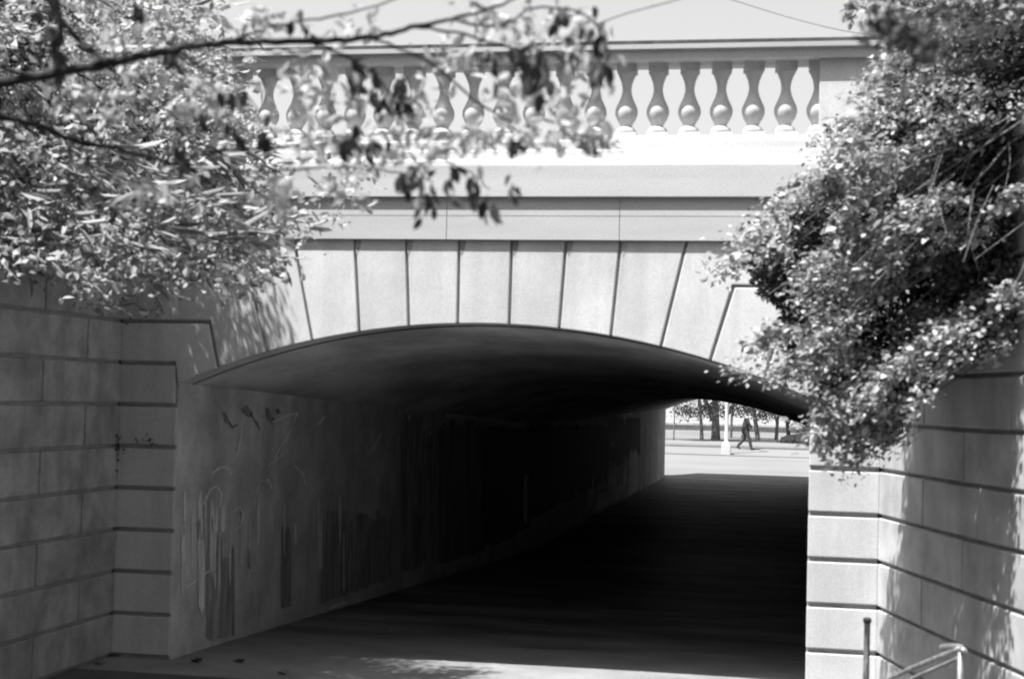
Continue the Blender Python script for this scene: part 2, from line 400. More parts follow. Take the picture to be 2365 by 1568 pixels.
bp = [(.086, 5.50), (.086, 5.499), (.070, 5.465), (.052, 5.42), (.044, 5.38), (.041, 5.355), (.044, 5.32), (.058, 5.27), (.078, 5.225), (.095, 5.19), (.103, 5.155), (.101, 5.12), (.085, 5.08), (.066, 5.05), (.053, 5.025), (.050, 5.01), (.062, 5.004), (.082, 4.99), (.092, 4.972), (.092, 4.955), (.080, 4.948)]
bm = bmesh.new(); lathe(bm, bp[::-1], (0, 0, 0), 28)
box(bm, -.098, .098, -.098, .098, 4.906, 4.949); box(bm, -.088, .088, -.088, .088, 5.502, 5.583)
first = obj('baluster', bm, BAL, balus, smooth=True)
bx = [-.044-.286*k for k in range(21)]
base_loc = Vector((0, 14.256, 0))-world_loc(balus)
for i, x in enumerate(bx):
    if i == 0: o = first
    else:
        o = first.copy(); SC.collection.objects.link(o); o.parent = balus
    o.location = Vector((x, 14.256, 0))-Vector(world_loc(balus)); o.rotation_euler = (0, 0, i*.37 % .2)
# smooth only the turned part
for p in first.data.polygons:
    if len(p.vertices) == 4 and abs(p.center.z-4.927) < .03: p.use_smooth = False
    if abs(p.normal.z) > .95 or p.center.z > 5.501: p.use_smooth = False

# --- marks on the tunnel's left wall (flat on the plaster at their real place)
rnd = random.Random(5)
def wallpt(px, py, off): return onX(px, py, CX-HW+off)
def patches(name, polys, m, off, rag=0, seed=1, parent=bridge):
    """closed pixel outlines laid flat on the wall plane as thin plaster sheets"""
    rr = random.Random(seed); bm = bmesh.new()
    for poly in polys:
        pts = []
        n = len(poly)
        for i in range(n):
            a = poly[i]; b = poly[(i+1) % n]; k = max(1, int(math.hypot(a[0]-b[0], a[1]-b[1])/7))
            for j in range(k):
                t = j/k; pts.append((a[0]+(b[0]-a[0])*t+rr.uniform(-rag, rag), a[1]+(b[1]-a[1])*t+rr.uniform(-rag, rag)*2))
        vs = [bm.verts.new(wallpt(x, y, off)) for x, y in pts]
        try: bm.faces.new(vs)
        except Exception: pass
    bmesh.ops.triangulate(bm, faces=bm.faces)
    return obj(name, bm, m, parent)
def streak(x, y0, y1, wd):
    """vertical ragged run, pointed at the ends"""
    return [(x-wd*.2, y0), (x+wd*.3, y0+ (y1-y0)*.05), (x+wd*.5, y0+(y1-y0)*.4), (x+wd*.35, y1-(y1-y0)*.1), (x, y1), (x-wd*.45, y1-(y1-y0)*.15), (x-wd*.5, y0+(y1-y0)*.35)]
def drips(x0, x1, top, bot, ragt, ragb, seed, m, w0=4, w1=9, base=.003):
    rr = random.Random(seed); bm = bmesh.new(); x = x0; k = 0
    while x < x1:
        w_ = rr.uniform(w0, w1); xe = min(x+w_, x1); t = top+rr.uniform(-ragt, ragt); bt = lambda q: bot[0]+(bot[1]-bot[0])*(q-x0)/(x1-x0)
        rb = rr.uniform(-ragb, 0); off = base+.00025*(k % 3)
        pl = [(x-.8, t+rr.uniform(0, ragt*.5)), ((x+xe)/2, t-ragt*.3), (xe+.8, t+rr.uniform(0, ragt*.5)), (xe+.8, bt(xe)+rb*.5), ((x+xe)/2, bt(xe)+rb*.2), (x-.8, bt(x)+rb)]
        bm.faces.new([bm.verts.new(wallpt(px, py, off)) for px, py in pl]); x = xe; k += 1
    return obj('damp_patch', bm, m, bridge)
drips(478, 541, 1268, (1478, 1470), 30, 14, 3, DPATCH3, 3, 12)
drips(650, 672, 1222, (1408, 1400), 8, 10, 4, DPATCH2)
drips(742, 905, 1192, (1398, 1338), 14, 16, 5, DPATCH3, 3, 14)
drips(1222, 1404, 984, (1205, 1120), 4, 46, 7, DPATCH, 4, 10)
drips(925, 1010, 975, (1330, 1300), 30, 50, 16, DPATCH3, 4, 14)
drips(1010, 1110, 978, (1310, 1275), 14, 30, 6, DPATCH2, 4, 14)
drips(1110, 1222, 988, (1275, 1228), 5, 30, 17, DPATCH4, 4, 14)
drips(1404, 1478, 966, (1085, 1060), 3, 40, 8, DPATCH, 2.5, 6)
patches('bare_plaster', [
    streak(1214, 1092, 1215, 11), [(1404, 1100), (1410, 1062), (1413, 1100), (1421, 1070), (1425, 1130), (1416, 1148), (1402, 1150)],
    [(1434, 1140), (1441, 1085), (1444, 1045), (1447, 1062), (1446, 1120), (1440, 1138)],
    [(1450, 1148), (1453, 1100), (1455, 1040), (1460, 1038), (1462, 1052), (1466, 1036), (1471, 1042), (1473, 1060), (1474, 1120), (1470, 1132)],
    [(1352, 1176), (1356, 1146), (1368, 1118), (1371, 1100), (1372, 1150), (1366, 1170)],
    [(1376, 1182), (1382, 1140), (1398, 1135), (1440, 1118), (1440, 1140), (1395, 1172)],
    [(1028, 953), (1060, 958), (1100, 963), (1150, 970), (1210, 977), (1213, 982), (1211, 1003), (1207, 985), (1180, 978), (1120, 969), (1060, 965), (1030, 964)],
    [(1216, 979), (1226, 979), (1224, 988), (1218, 986)], [(1232, 979), (1240, 978), (1238, 986)],
    [(1262, 978), (1300, 973), (1301, 976), (1264, 982)], [(1330, 972), (1400, 961), (1401, 963), (1332, 975)],
    [(1434, 956), (1462, 952), (1463, 966), (1455, 957), (1447, 960), (1442, 980), (1440, 960)],
    [(1413, 1020), (1416, 1020), (1416, 1030), (1413, 1030)]], LPATCH, .006, .5, 4)
runs = []
for k in range(26):
    x = rnd.choice([rnd.uniform(420, 560), rnd.uniform(560, 800)]); y0 = rnd.uniform(1120, 1230); runs.append(streak(x, y0, y0+rnd.uniform(40, 190), rnd.uniform(2, 6)))
runs += [streak(462, 1160, 1260, 12), streak(425, 1232, 1300, 8), streak(466, 1240, 1420, 16), streak(492, 1170, 1235, 9), streak(515, 1165, 1230, 12), streak(736, 1150, 1240, 5), [(760, 1400), (800, 1385), (802, 1391), (762, 1408)], [(940, 960), (948, 955), (946, 975)],
         [(990, 1000), (994, 990), (996, 1003)]]
patches('plaster_run', runs, SCUFF, .005, .4, 9)
def ribbon(pts, wd):
    L = []; Rr = []
    for i, p in enumerate(pts):
        a = pts[max(i-1, 0)]; b = pts[min(i+1, len(pts)-1)]; dx, dy = b[0]-a[0], b[1]-a[1]; l = math.hypot(dx, dy) or 1
        L.append((p[0]-dy/l*wd/2, p[1]+dx/l*wd/2)); Rr.append((p[0]+dy/l*wd/2, p[1]-dx/l*wd/2))
    return L+Rr[::-1]
patches('spray_mark', [ribbon([(515, 950), (524, 966), (522, 975)], 7), ribbon([(524, 966), (538, 990)], 5), ribbon([(563, 940), (572, 952), (580, 958)], 16), ribbon([(578, 955), (592, 975), (598, 992)], 6), ribbon([(617, 944), (620, 962), (634, 975)], 9), ribbon([(640, 945), (645, 955)], 10), ribbon([(536, 985), (550, 982)], 4)], SPRAY_D, .004, 1.2, 6)
patches('spray_mark', [ribbon([(630, 975), (660, 962), (688, 952)], 4), ribbon([(686, 955), (672, 990), (655, 1020), (640, 1045), (636, 1060)], 4), ribbon([(680, 972), (665, 1010), (648, 1052)], 3), ribbon([(733, 982), (745, 968), (750, 962)], 4), ribbon([(490, 1092), (505, 1080), (520, 1078), (530, 1084), (535, 1095)], 4), ribbon([(620, 1075), (640, 1060), (655, 1050)], 3), ribbon([(850, 1050), (872, 1020), (880, 1000)], 3), ribbon([(470, 1165), (486, 1130), (500, 1122), (512, 1140), (508, 1172)], 3), ribbon([(540, 1180), (552, 1168), (562, 1185), (556, 1215), (542, 1225)], 3), ribbon([(432, 1355), (460, 1335), (484, 1318)], 3), ribbon([(560, 985), (556, 1020), (545, 1060)], 3), ribbon([(680, 1075), (700, 1092), (706, 1120)], 3), ribbon([(590, 1140), (604, 1112), (620, 1105), (628, 1130)], 3)], SPRAY_L, .0045, .5, 7)

# ================================================================== WING WALLS
def wall_frame(p0, dirv, nrm):
    def W(s, z, off): return (p0[0]+dirv[0]*s+nrm[0]*off, p0[1]+dirv[1]*s+nrm[1]*off, z)
    return W
def ashlar(name, label, p0, dirv, nrm, length, zt, joints, z0list, material, thick=.45):
    """coursed ashlar wall: p0 = corner at the bridge, dirv along the wall towards the viewer, nrm = outward normal"""
    t = empty(name, label, 'wall', (p0[0], p0[1], 0))
    W = wall_frame(p0, dirv, nrm); bm = bmesh.new()
    def blk(s0, s1, za, zb, o0, o1):
        v = [bm.verts.new(W(s, z, o)) for s, z, o in ((s0, za, o0), (s1, za, o0), (s1, za, o1), (s0, za, o1), (s0, zb, o0), (s1, zb, o0), (s1, zb, o1), (s0, zb, o1))]
        for f in ((0, 3, 2, 1), (4, 5, 6, 7), (0, 1, 5, 4), (1, 2, 6, 5), (2, 3, 7, 6), (3, 0, 4, 7)): bm.faces.new([v[i] for i in f])
    k = 0
    for za, zb in zip(z0list[:-1], z0list[1:]):
        j = joints(k); ed = [0]+[a for a in j if a < length]+[length]
        for a, b in zip(ed[:-1], ed[1:]): blk(a+(G*.9 if a else 0), b-G*.9, za+G*1.25, zb-G*1.25, -.06, 0)
        k += 1
    bevel(obj('stonework', bm, material, t), .010, 2)
    bm = bmesh.new(); blk(0, length, -1.2, z0list[-1]-.01, -thick, -.032)
    obj('wall_core', bm, STONE_D, t)
    bm = bmesh.new(); blk(0, length+.05, z0list[-1], z0list[-1]+.16, -thick-.04, .05)
    bevel(obj('coping', bm, material, t), .012, 2)
    return t
crs = [-.42]+[.007+.394*k for k in range(0, 12)]
# joint positions measured along each wall
def lj(k): return [(1.55 if k % 2 else .73)+1.64*i for i in range(12)]
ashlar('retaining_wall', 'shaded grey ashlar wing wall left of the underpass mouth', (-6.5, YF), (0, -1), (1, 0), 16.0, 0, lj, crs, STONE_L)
L_ = math.hypot(.253, 1); dr = (.253/L_, -1/L_); nr = (-1/L_, -.253/L_)
def rj(k): return [(1.2 if k % 2 else 2.12)+1.84*i for i in range(12)]
ashlar('retaining_wall', 'ashlar wing wall right of the underpass, striped with leafy shadow', (.53, YF), dr, nr, 16.0, 0, rj, crs, STONE_R)

# ================================================================== FOLIAGE
def inside(poly, x, y):
    c = False; n = len(poly); j = n-1
    for i in range(n):
        xi, yi = poly[i]; xj, yj = poly[j]
        if (yi > y) != (yj > y) and x < (xj-xi)*(y-yi)/(yj-yi)+xi: c = not c
        j = i
    return c
def leaf_mesh(name, P, D, S, material, parent, wid=.5, rng=None, fold=.25, curl=0, flat=0.0):
    """P base points (n,3), D leaf axes (n,3), S lengths. Each leaf is a folded 6-vertex blade."""
    n = len(P); P = np.asarray(P, float); D = np.asarray(D, float); S = np.asarray(S, float)[:, None]
    D /= np.linalg.norm(D, axis=1)[:, None]+1e-9
    Rn = rng.normal(size=(n, 3)); Rn[:, 2] *= (1-flat)
    Sd = np.cross(D, Rn); 
    if flat: 
        up = np.tile([0, 0, 1.0], (n, 1))+rng.normal(size=(n, 3))*(1-flat)
        Sd = np.cross(D, up)
    Sd /= np.linalg.norm(Sd, axis=1)[:, None]+1e-9
    Nn = np.cross(Sd, D)
    Wd = S*wid*.5
    v = np.stack([P, P+D*S*.35+Sd*Wd+Nn*Wd*fold, P+D*S*.72+Sd*Wd*.75+Nn*Wd*fold-Nn*S*curl*.4,
                  P+D*S-Nn*S*curl, P+D*S*.72-Sd*Wd*.75+Nn*Wd*fold-Nn*S*curl*.4, P+D*S*.35-Sd*Wd+Nn*Wd*fold], axis=1).reshape(-1, 3)
    me = bpy.data.meshes.new(name)
    me.vertices.add(len(v)); me.vertices.foreach_set('co', v.ravel())
    base = (np.arange(n)*6)[:, None]
    f = np.concatenate([base+np.array([[0, 1, 2, 3]]), base+np.array([[0, 3, 4, 5]])], axis=1).reshape(-1)
    me.loops.add(len(f)); me.loops.foreach_set('vertex_index', f.astype(np.int32))
    me.polygons.add(n*2); me.polygons.foreach_set('loop_start', np.arange(0, n*8, 4, dtype=np.int32)); 
    try: me.polygons.foreach_set('loop_total', np.full(n*2, 4, dtype=np.int32))
    except Exception: pass
    me.update(calc_edges=True); me.validate()
    me.materials.append(material)
    o = bpy.data.objects.new(name, me); link(o, parent)
    if parent is not None: o.location = -world_loc(parent)
    return o

# ---- right: creeper shrub spilling over the right wing wall
def right_shrub():
    rng = np.random.default_rng(11); rr = random.Random(11)
    t = empty('creeper_shrub', 'sunlit small-leaved shrub cascading over the right wing wall', 'shrub', (1.9, 11.4, 4.0))
    poly = [(2010, -60), (2005, 60), (2035, 120), (1995, 175), (1965, 240), (1895, 290), (1865, 340), (1795, 405), (1755, 470), (1710, 515), (1668, 545), (1650, 600), (1665, 680), (1722, 705), (1738, 790), (1748, 870), (1770, 940), (1800, 900), (1850, 890), (1885, 990), (1960, 1005), (2020, 1075), (2062, 1020), (2085, 960), (2130, 915), (2190, 850), (2290, 800), (2460, 780), (2460, -60)]
    # branch skeleton
    bm = bmesh.new(); clumps = []
    root = Vector((1.95, 11.5, 3.9))
    def depth_for(px, py):
        return rr.uniform(10.6, 12.8 if py < 560 else 12.3) if px < 2150 else rr.uniform(10.5, 12.2)
    tries = 0
    while len(clumps) < 560 and tries < 20000:
        tries += 1
        px = rr.uniform(1640, 2450); py = rr.uniform(-60, 1080)
        if not inside(poly, px, py) or not inside(poly, px-24, py-16): continue
        if px < 1880 and not inside(poly, px-20, py+30): continue
        if 2235 < px < 2365 and 470 < py < 590 and rr.random() < .85: continue
        if 1790 < px < 1870 and 860 < py < 990: continue
        Y = depth_for(px, py)
        p = onY(px, py, Y)
        # stay in front of the wing wall below its top
        if p.z < 4.95 and p.x > WR(p.y)-.12: 
            p.x = WR(p.y)-rr.uniform(.12, .3)
            if not inside(poly, *project(p)): continue
        clumps.append((p, py))
    for px, py in ((1990, 930), (2010, 975), (2030, 1015), (2020, 1035), (2052, 995), (1968, 955), (1915, 955), (2075, 930), (1940, 985), (2000, 1010)):
        clumps.append((onY(px, py, 11.3+rr.uniform(-.2, .2)), -1))
    for i, (p, py) in enumerate(clumps):
        if i % 5 == 0:
            hi = Vector((min(p.x+rr.uniform(.9, 1.6), 2.3), p.y+rr.uniform(-.2, .3), min(max(p.z+.4, 4.5), p.z+1.0)))
            pts = smooth_path([root+Vector((rr.uniform(-.1, .3), rr.uniform(-1.0, .6), rr.uniform(0, .3))), hi.lerp(root, .4)+Vector((0, 0, .4)), hi, p], 5)
            n = len(pts); tube(bm, pts, [.010*(1-k/n)+.002 for k in range(n)], 5)
    pale = bmesh.new()    # pale trailing stems on the right side
    for k in range(16):
        px = rr.uniform(2150, 2420); py = rr.uniform(300, 520); Y = rr.uniform(10.3, 11.0)
        a = onY(px, py, Y); b = onY(px-rr.uniform(-20, 70), py+rr.uniform(60, 200), Y-.05); c = (a+b)/2+Vector((rr.uniform(-.06, .06), 0, rr.uniform(-.02, .08)))
        tube(pale, smooth_path([a, c, b], 4), .0025, 4)
    obj('branches', bm, BARK_M, t); obj('trailing_stems', pale, BARK_L, t)
    P = []; D = []; S = []
    drift = Vector((-.66, -.12, -.52)).normalized(); side = Vector((.45, -.75, -.4)).normalized()
    from mathutils import noise
    for p, py in clumps:
        if py > 0 and (noise.noise(Vector((p.x*1.9, 0, p.z*2.1))+Vector((3.1, 0, 7.7))) < -.04 or noise.noise(Vector((p.x*4.4, 0, p.z*4.4))+Vector((1.1, 5, 2.7))) < -.22): continue      # hollows
        ln = rr.uniform(.10, .32); wd = rr.uniform(.045, .085)
        dd = (drift+Vector((rr.uniform(-.3, .3), rr.uniform(-.35, .35), rr.uniform(-.25, .3)))).normalized()
        big = rr.uniform(.7, 1.5)
        for k in range(int(90+ln*420)):
            u_ = rr.uniform(-1, 1); q = p+dd*(u_*ln)+Vector((rng.normal()*wd, rng.normal()*wd, rng.normal()*.03-abs(u_)*.05))
            P.append(q); D.append((rng.normal()*.8-.45, rng.normal()*.8-.25, rng.normal()*.4-.35)); S.append(rr.choice([.026, .034, .045, .06])*big)
    leaf_mesh('foliage', P, D, S, LEAF_R, t, .6, rng, .25, .1, flat=.45)
    # finer foliage behind, coloured near black as the shade of the hollows
    P = []; D = []; S = []
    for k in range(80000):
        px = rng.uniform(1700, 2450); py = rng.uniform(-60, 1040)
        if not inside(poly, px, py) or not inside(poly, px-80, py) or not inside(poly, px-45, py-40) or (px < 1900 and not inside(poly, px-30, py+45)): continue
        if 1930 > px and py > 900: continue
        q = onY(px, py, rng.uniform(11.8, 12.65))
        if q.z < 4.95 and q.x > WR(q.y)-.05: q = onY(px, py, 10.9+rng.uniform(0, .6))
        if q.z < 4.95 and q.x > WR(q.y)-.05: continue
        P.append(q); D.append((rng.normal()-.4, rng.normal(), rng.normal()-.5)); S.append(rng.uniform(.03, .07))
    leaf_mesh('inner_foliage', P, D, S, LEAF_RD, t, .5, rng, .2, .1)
    # crown behind the wall top, out of frame to the upper right, which throws the shade on the wall
    P = []; D = []; S = []
    for k in range(240):
        u = rng.normal(size=3); u /= np.linalg.norm(u); r = rng.uniform(.55, 1)
        c = Vector((2.2+1.5*u[0]*r, 10.6+1.7*u[1]*r, 6.0+1.2*u[2]*r))
        if c.x < .35 and c.y > 12.0: continue
        for j in range(55):
            P.append(c+Vector((rng.normal()*.14, rng.normal()*.14, rng.normal()*.11))); D.append(rng.normal(size=3)); S.append(rng.uniform(.03, .06))
    leaf_mesh('crown', P, D, S, LEAF_R, t, .55, rng, .3, .1)
    bm = bmesh.new()
    tr = smooth_path([(2.3, 11.3, 3.9), (2.2, 11.2, 4.7), (2.0, 11.0, 5.5), (2.1, 10.8, 6.3)], 5)
    tube(bm, tr, [.12-.004*k for k in range(len(tr))], 9)
    obj('trunk', bm, BARK, t, smooth=True)
right_shrub()

# ---- left: pale shrub hanging over the left wing wall, tall crown behind it
def left_shrub():
    rng = np.random.default_rng(21); rr = random.Random(21)
    t = empty('overhanging_tree', 'pale twiggy tree rooted behind the left wing wall, hanging over its top', 'tree', (-7.9, 12.0, 4.0))
    poly = [(-80, -60), (440, -60), (500, 30), (520, 120), (500, 200), (540, 280), (620, 320), (720, 355), (820, 385), (860, 420), (790, 470), (720, 520), (660, 560), (635, 600), (560, 655), (480, 640), (420, 605), (345, 668), (240, 690), (190, 640), (90, 615), (-80, 560)]
    bm = bmesh.new(); clumps = []; tries = 0
    while len(clumps) < 400 and tries < 9000:
        tries += 1
        px = rr.uniform(-80, 860); py = rr.uniform(-60, 700)
        if not inside(poly, px, py): continue
        if px > 380 and rr.random() < (px-380)/480*.9: continue
        p = onY(px, py, rr.uniform(10.6, 12.8))
        if p.z < 4.95 and p.x < -6.42: p.x = -6.42+rr.uniform(0, .2)
        clumps.append(p)
    root = Vector((-7.8, 12.0, 4.1))
    twig = bmesh.new()
    for i, p in enumerate(clumps):
        if i % 5 == 0:
            st = Vector((-6.9+rr.uniform(-.4, .2), p.y+rr.uniform(-.5, .5), rr.uniform(4.7, 5.9)))
            mid = st.lerp(p, .5)+Vector((0, 0, rr.uniform(.15, .45)))
            pts = smooth_path([root, (root+st)/2+Vector((0, 0, .5)), st, mid, p], 5); n = len(pts)
            tube(bm, pts, [.022*(1-k/n)+.0035 for k in range(n)], 5)
    for k in range(110):      # pale straight twigs
        c = rr.choice(clumps); a = math.radians(rr.gauss(-12, 26)); l = rr.uniform(.18, .5)
        d = Vector((math.cos(a)*rr.choice([1, 1, -1]), rr.uniform(-.3, .3), math.sin(a)))*l
        q = c+Vector((rr.uniform(-.15, .15), rr.uniform(-.3, 0), rr.uniform(-.1, .1)))
        tube(twig, smooth_path([q, q+d*.5+Vector((0, 0, rr.uniform(-.03, .07))), q+d], 3), [.006, .006, .005, .005, .004, .003, .002], 5)
    obj('branches', bm, BARK, t); obj('twigs', twig, TWIG, t)
    for px, py in ((245, 655), (290, 640), (330, 620), (300, 668), (255, 690), (360, 640), (480, 640), (545, 645), (210, 640), (90, 620), (60, 595), (400, 600), (440, 615), (520, 615), (150, 625), (590, 600), (620, 570)):
        clumps.append(onY(px, py-12, 10.8+rr.uniform(-.2, .3)))
    P = []; D = []; S = []
    for p in clumps:
        for k in range(rr.choice([20, 45, 80])):
            P.append(p+Vector((rng.normal()*.14, rng.normal()*.13, rng.normal()*.09))); D.append((rng.normal()+.3, rng.normal(), rng.normal()*.7-.2)); S.append(rr.choice([.03, .05, .07, .09]))
    leaf_mesh('foliage', P, D, S, LEAF_L, t, .6, rng, .3, .1)
    P = []; D = []; S = []
    for p in clumps:
        for k in range(rr.choice([1, 2, 5])):
            a = math.radians(rr.gauss(-15, 30)); P.append(p+Vector((rng.normal()*.15, rng.normal()*.15, rng.normal()*.1)))
            D.append((math.cos(a), rr.uniform(-.4, .4), math.sin(a))); S.append(rr.uniform(.08, .26))
    for k in range(60):          # fans of strap leaves low in the overhang
        px = rr.uniform(40, 560); py = rr.uniform(330, 610)
        if not inside(poly, px, py+25): continue
        b0 = onY(px, py, rr.uniform(10.4, 11.4)); a0 = rr.gauss(-14, 16)
        for j in range(rr.choice([4, 6, 8])):
            a = math.radians(a0+rr.gauss(0, 9)); P.append(b0+Vector((rng.normal()*.04, rng.normal()*.04, rng.normal()*.04))); D.append((math.cos(a), rr.uniform(-.3, .2), math.sin(a))); S.append(rr.uniform(.14, .34))
    leaf_mesh('long_leaves', P, D, S, BLADE, t, .075, rng, .3, .3)
    # dense crown behind the wall: shades the wall, the left pier and dapples the arch face
    P = []; D = []; S = []
    for k in range(420):
        u = rng.normal(size=3); u /= np.linalg.norm(u); r = rng.uniform(.25, 1)**.6
        c = Vector((-7.95+1.7*u[0]*r, 12.0+1.9*u[1]*r, 6.4+1.75*u[2]*r))
        for j in range(60):
            P.append(c+Vector((rng.normal()*.15, rng.normal()*.15, rng.normal()*.12))); D.append(rng.normal(size=3)); S.append(rng.uniform(.03, .065))
    leaf_mesh('crown', P, D, S, LEAF_L, t, .6, rng, .3, .1)
    P = []; D = []; S = []      # inner leaves with shade put in their colour, filling gaps above the wall
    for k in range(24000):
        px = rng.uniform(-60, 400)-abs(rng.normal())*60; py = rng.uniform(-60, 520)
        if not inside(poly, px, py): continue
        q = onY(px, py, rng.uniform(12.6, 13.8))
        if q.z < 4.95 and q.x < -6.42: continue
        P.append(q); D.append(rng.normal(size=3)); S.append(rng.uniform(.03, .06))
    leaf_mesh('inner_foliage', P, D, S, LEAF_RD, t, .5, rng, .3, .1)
    bm = bmesh.new()
    tr = smooth_path([(-7.9, 12.0, 3.9), (-7.8, 12.05, 4.6), (-8.0, 11.95, 5.4), (-7.9, 12.1, 6.6)], 5)
    tube(bm, tr, [.16-.006*k for k in range(len(tr))], 10)
    obj('trunk', bm, BARK, t, smooth=True)
left_shrub()

# ---- near tree whose dark branches cross the top of the view
def near_tree():
    rng = np.random.default_rng(31); rr = random.Random(31)
    t = empty('broadleaf_tree', 'near tree with dark bare-looking branches reaching across from the left', 'tree', (-4.7, 5.4, near_z(5.4)))
    bm = bmesh.new()
    tk = smooth_path([(-4.7, 5.4, near_z(5.4)-.1), (-4.65, 5.35, 1.6), (-4.5, 5.4, 2.7), (-4.35, 5.5, 3.5), (-4.1, 5.4, 4.6), (-3.6, 5.1, 5.6)], 5)
    tube(bm, tk, [.15-.0045*k for k in range(len(tk))], 12)
    obj('trunk', bm, BARK, t, smooth=True)
    def br(pxs, Y0, Y1, r0, r1, start=None, n=6):
        pts = []
        for i, (x, y) in enumerate(pxs):
            pts.append(onY(x, y, Y0+(Y1-Y0)*i/(len(pxs)-1)))
        if start is not None: pts = [Vector(start)]+pts
        pts = smooth_path(pts, n); m = len(pts)
        for k in range(1, m-1): pts[k] = pts[k]+Vector((rr.uniform(-1, 1), 0, rr.uniform(-1, 1)))*.004
        return pts, [r0+(r1-r0)*k/(m-1)+rr.uniform(0, .0012) for k in range(m)]
    spec = [
        ([(-90, 225), (0, 193), (150, 166), (270, 143), (400, 115), (520, 100), (700, 96), (850, 88), (950, 64), (1040, 45), (1160, 12), (1260, -40)], 5.2, 5.6, .023, .003, (-4.4, 5.45, 3.2)),
        ([(-90, 250), (0, 270), (80, 288), (170, 325), (280, 345), (400, 378), (455, 398)], 5.3, 5.9, .016, .006, (-4.5, 5.4, 2.9)),
        ([(400, 378), (500, 352), (650, 340), (760, 318), (900, 308), (1030, 290)], 5.8, 6.3, .006, .002, None),
        ([(440, 390), (600, 395), (760, 388), (900, 396), (1000, 420)], 5.9, 6.3, .005, .002, None),
        ([(950, 64), (1050, 75), (1180, 110), (1300, 130), (1380, 150)], 5.5, 5.8, .006, .002, None),
        ([(1040, 45), (1150, 60), (1240, 20), (1340, 30), (1400, 90)], 5.5, 5.8, .005, .002, None),
        ([(250, 145), (180, 90), (135, 30), (125, -50)], 5.25, 5.4, .013, .008, None),
        ([(135, 165), (125, 110), (140, 60), (100, -20)], 5.1, 5.1, .012, .009, None),
        ([(520, 100), (640, 60), (760, 40), (900, 5), (980, -30)], 5.4, 5.6, .005, .002, None),
        ([(400, 115), (470, 160), (560, 215), (600, 260)], 5.3, 5.5, .006, .002, None),
        ([(700, 96), (800, 130), (880, 190), (930, 260)], 5.4, 5.6, .006, .002, None),
        ([(860, 88), (1000, 150), (1120, 250), (1250, 300), (1380, 320), (1440, 350)], 5.6, 6.0, .005, .0018, None),
        ([(900, 308), (960, 370), (980, 440)], 6.2, 6.2, .003, .002, None),
        ([(1000, 360), (1090, 400), (1130, 440)], 6.2, 6.2, .003, .002, None),
        ([(-90, 500), (0, 545), (60, 590), (130, 625)], 5.6, 5.9, .005, .003, (-4.6, 5.4, 2.5)),
    ]
    tw = bmesh.new()
    for s in spec:
        p, r = br(s[0], s[1], s[2], s[3], s[4], s[5]); tube(tw, p, r, 8)
    # upper crown limbs, above the frame
    for k in range(14):
        a = Vector((-4.1, 5.4, 4.4)); b = Vector((rr.uniform(-5.5, -.6), rr.uniform(3.4, 6.0), rr.uniform(4.6, 6.8)))
        tube(tw, smooth_path([a, a.lerp(b, .5)+Vector((0, 0, .3)), b], 6), [.03-.002*j for j in range(13)], 6)
    obj('branches', tw, BARK, t, smooth=True)
    # leaf clusters: (px, py, spread x, spread y, count, length m)
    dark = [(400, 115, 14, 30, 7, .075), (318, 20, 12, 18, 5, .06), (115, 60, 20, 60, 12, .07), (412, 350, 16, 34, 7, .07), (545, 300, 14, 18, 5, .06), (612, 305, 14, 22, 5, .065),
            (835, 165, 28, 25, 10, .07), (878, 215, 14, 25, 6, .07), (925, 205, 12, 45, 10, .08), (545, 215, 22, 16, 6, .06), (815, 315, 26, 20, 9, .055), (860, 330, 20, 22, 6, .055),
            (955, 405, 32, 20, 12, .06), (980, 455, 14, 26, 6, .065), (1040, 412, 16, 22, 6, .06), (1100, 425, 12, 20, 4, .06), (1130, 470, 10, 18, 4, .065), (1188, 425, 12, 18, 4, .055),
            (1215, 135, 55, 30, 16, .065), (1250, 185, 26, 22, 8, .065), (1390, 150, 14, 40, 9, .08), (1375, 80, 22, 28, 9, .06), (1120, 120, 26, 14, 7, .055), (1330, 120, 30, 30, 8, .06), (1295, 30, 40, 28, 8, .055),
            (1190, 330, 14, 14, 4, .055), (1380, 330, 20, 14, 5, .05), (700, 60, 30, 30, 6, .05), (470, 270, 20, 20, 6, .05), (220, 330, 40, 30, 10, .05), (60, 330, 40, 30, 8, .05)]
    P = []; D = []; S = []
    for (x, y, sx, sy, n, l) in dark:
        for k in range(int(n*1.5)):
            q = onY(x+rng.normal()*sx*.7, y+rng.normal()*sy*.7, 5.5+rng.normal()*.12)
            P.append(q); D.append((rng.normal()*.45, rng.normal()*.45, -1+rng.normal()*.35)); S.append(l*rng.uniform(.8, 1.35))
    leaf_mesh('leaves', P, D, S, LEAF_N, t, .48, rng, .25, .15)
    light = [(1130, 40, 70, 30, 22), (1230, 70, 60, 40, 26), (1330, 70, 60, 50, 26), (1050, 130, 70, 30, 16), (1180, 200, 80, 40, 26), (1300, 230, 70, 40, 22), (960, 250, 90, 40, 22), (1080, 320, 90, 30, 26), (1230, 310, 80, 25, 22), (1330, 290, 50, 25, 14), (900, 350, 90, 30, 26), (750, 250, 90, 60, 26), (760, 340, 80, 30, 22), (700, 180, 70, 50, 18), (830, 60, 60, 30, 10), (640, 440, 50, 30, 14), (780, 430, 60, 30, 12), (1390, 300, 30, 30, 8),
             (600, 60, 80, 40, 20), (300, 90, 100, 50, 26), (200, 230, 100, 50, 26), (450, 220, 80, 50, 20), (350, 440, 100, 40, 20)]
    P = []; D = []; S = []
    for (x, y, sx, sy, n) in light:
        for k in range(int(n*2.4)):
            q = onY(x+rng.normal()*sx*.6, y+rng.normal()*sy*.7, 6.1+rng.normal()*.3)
            P.append(q); D.append((rng.normal()*.8, rng.normal()*.6, -.5+rng.normal()*.6)); S.append(rng.uniform(.04, .085))
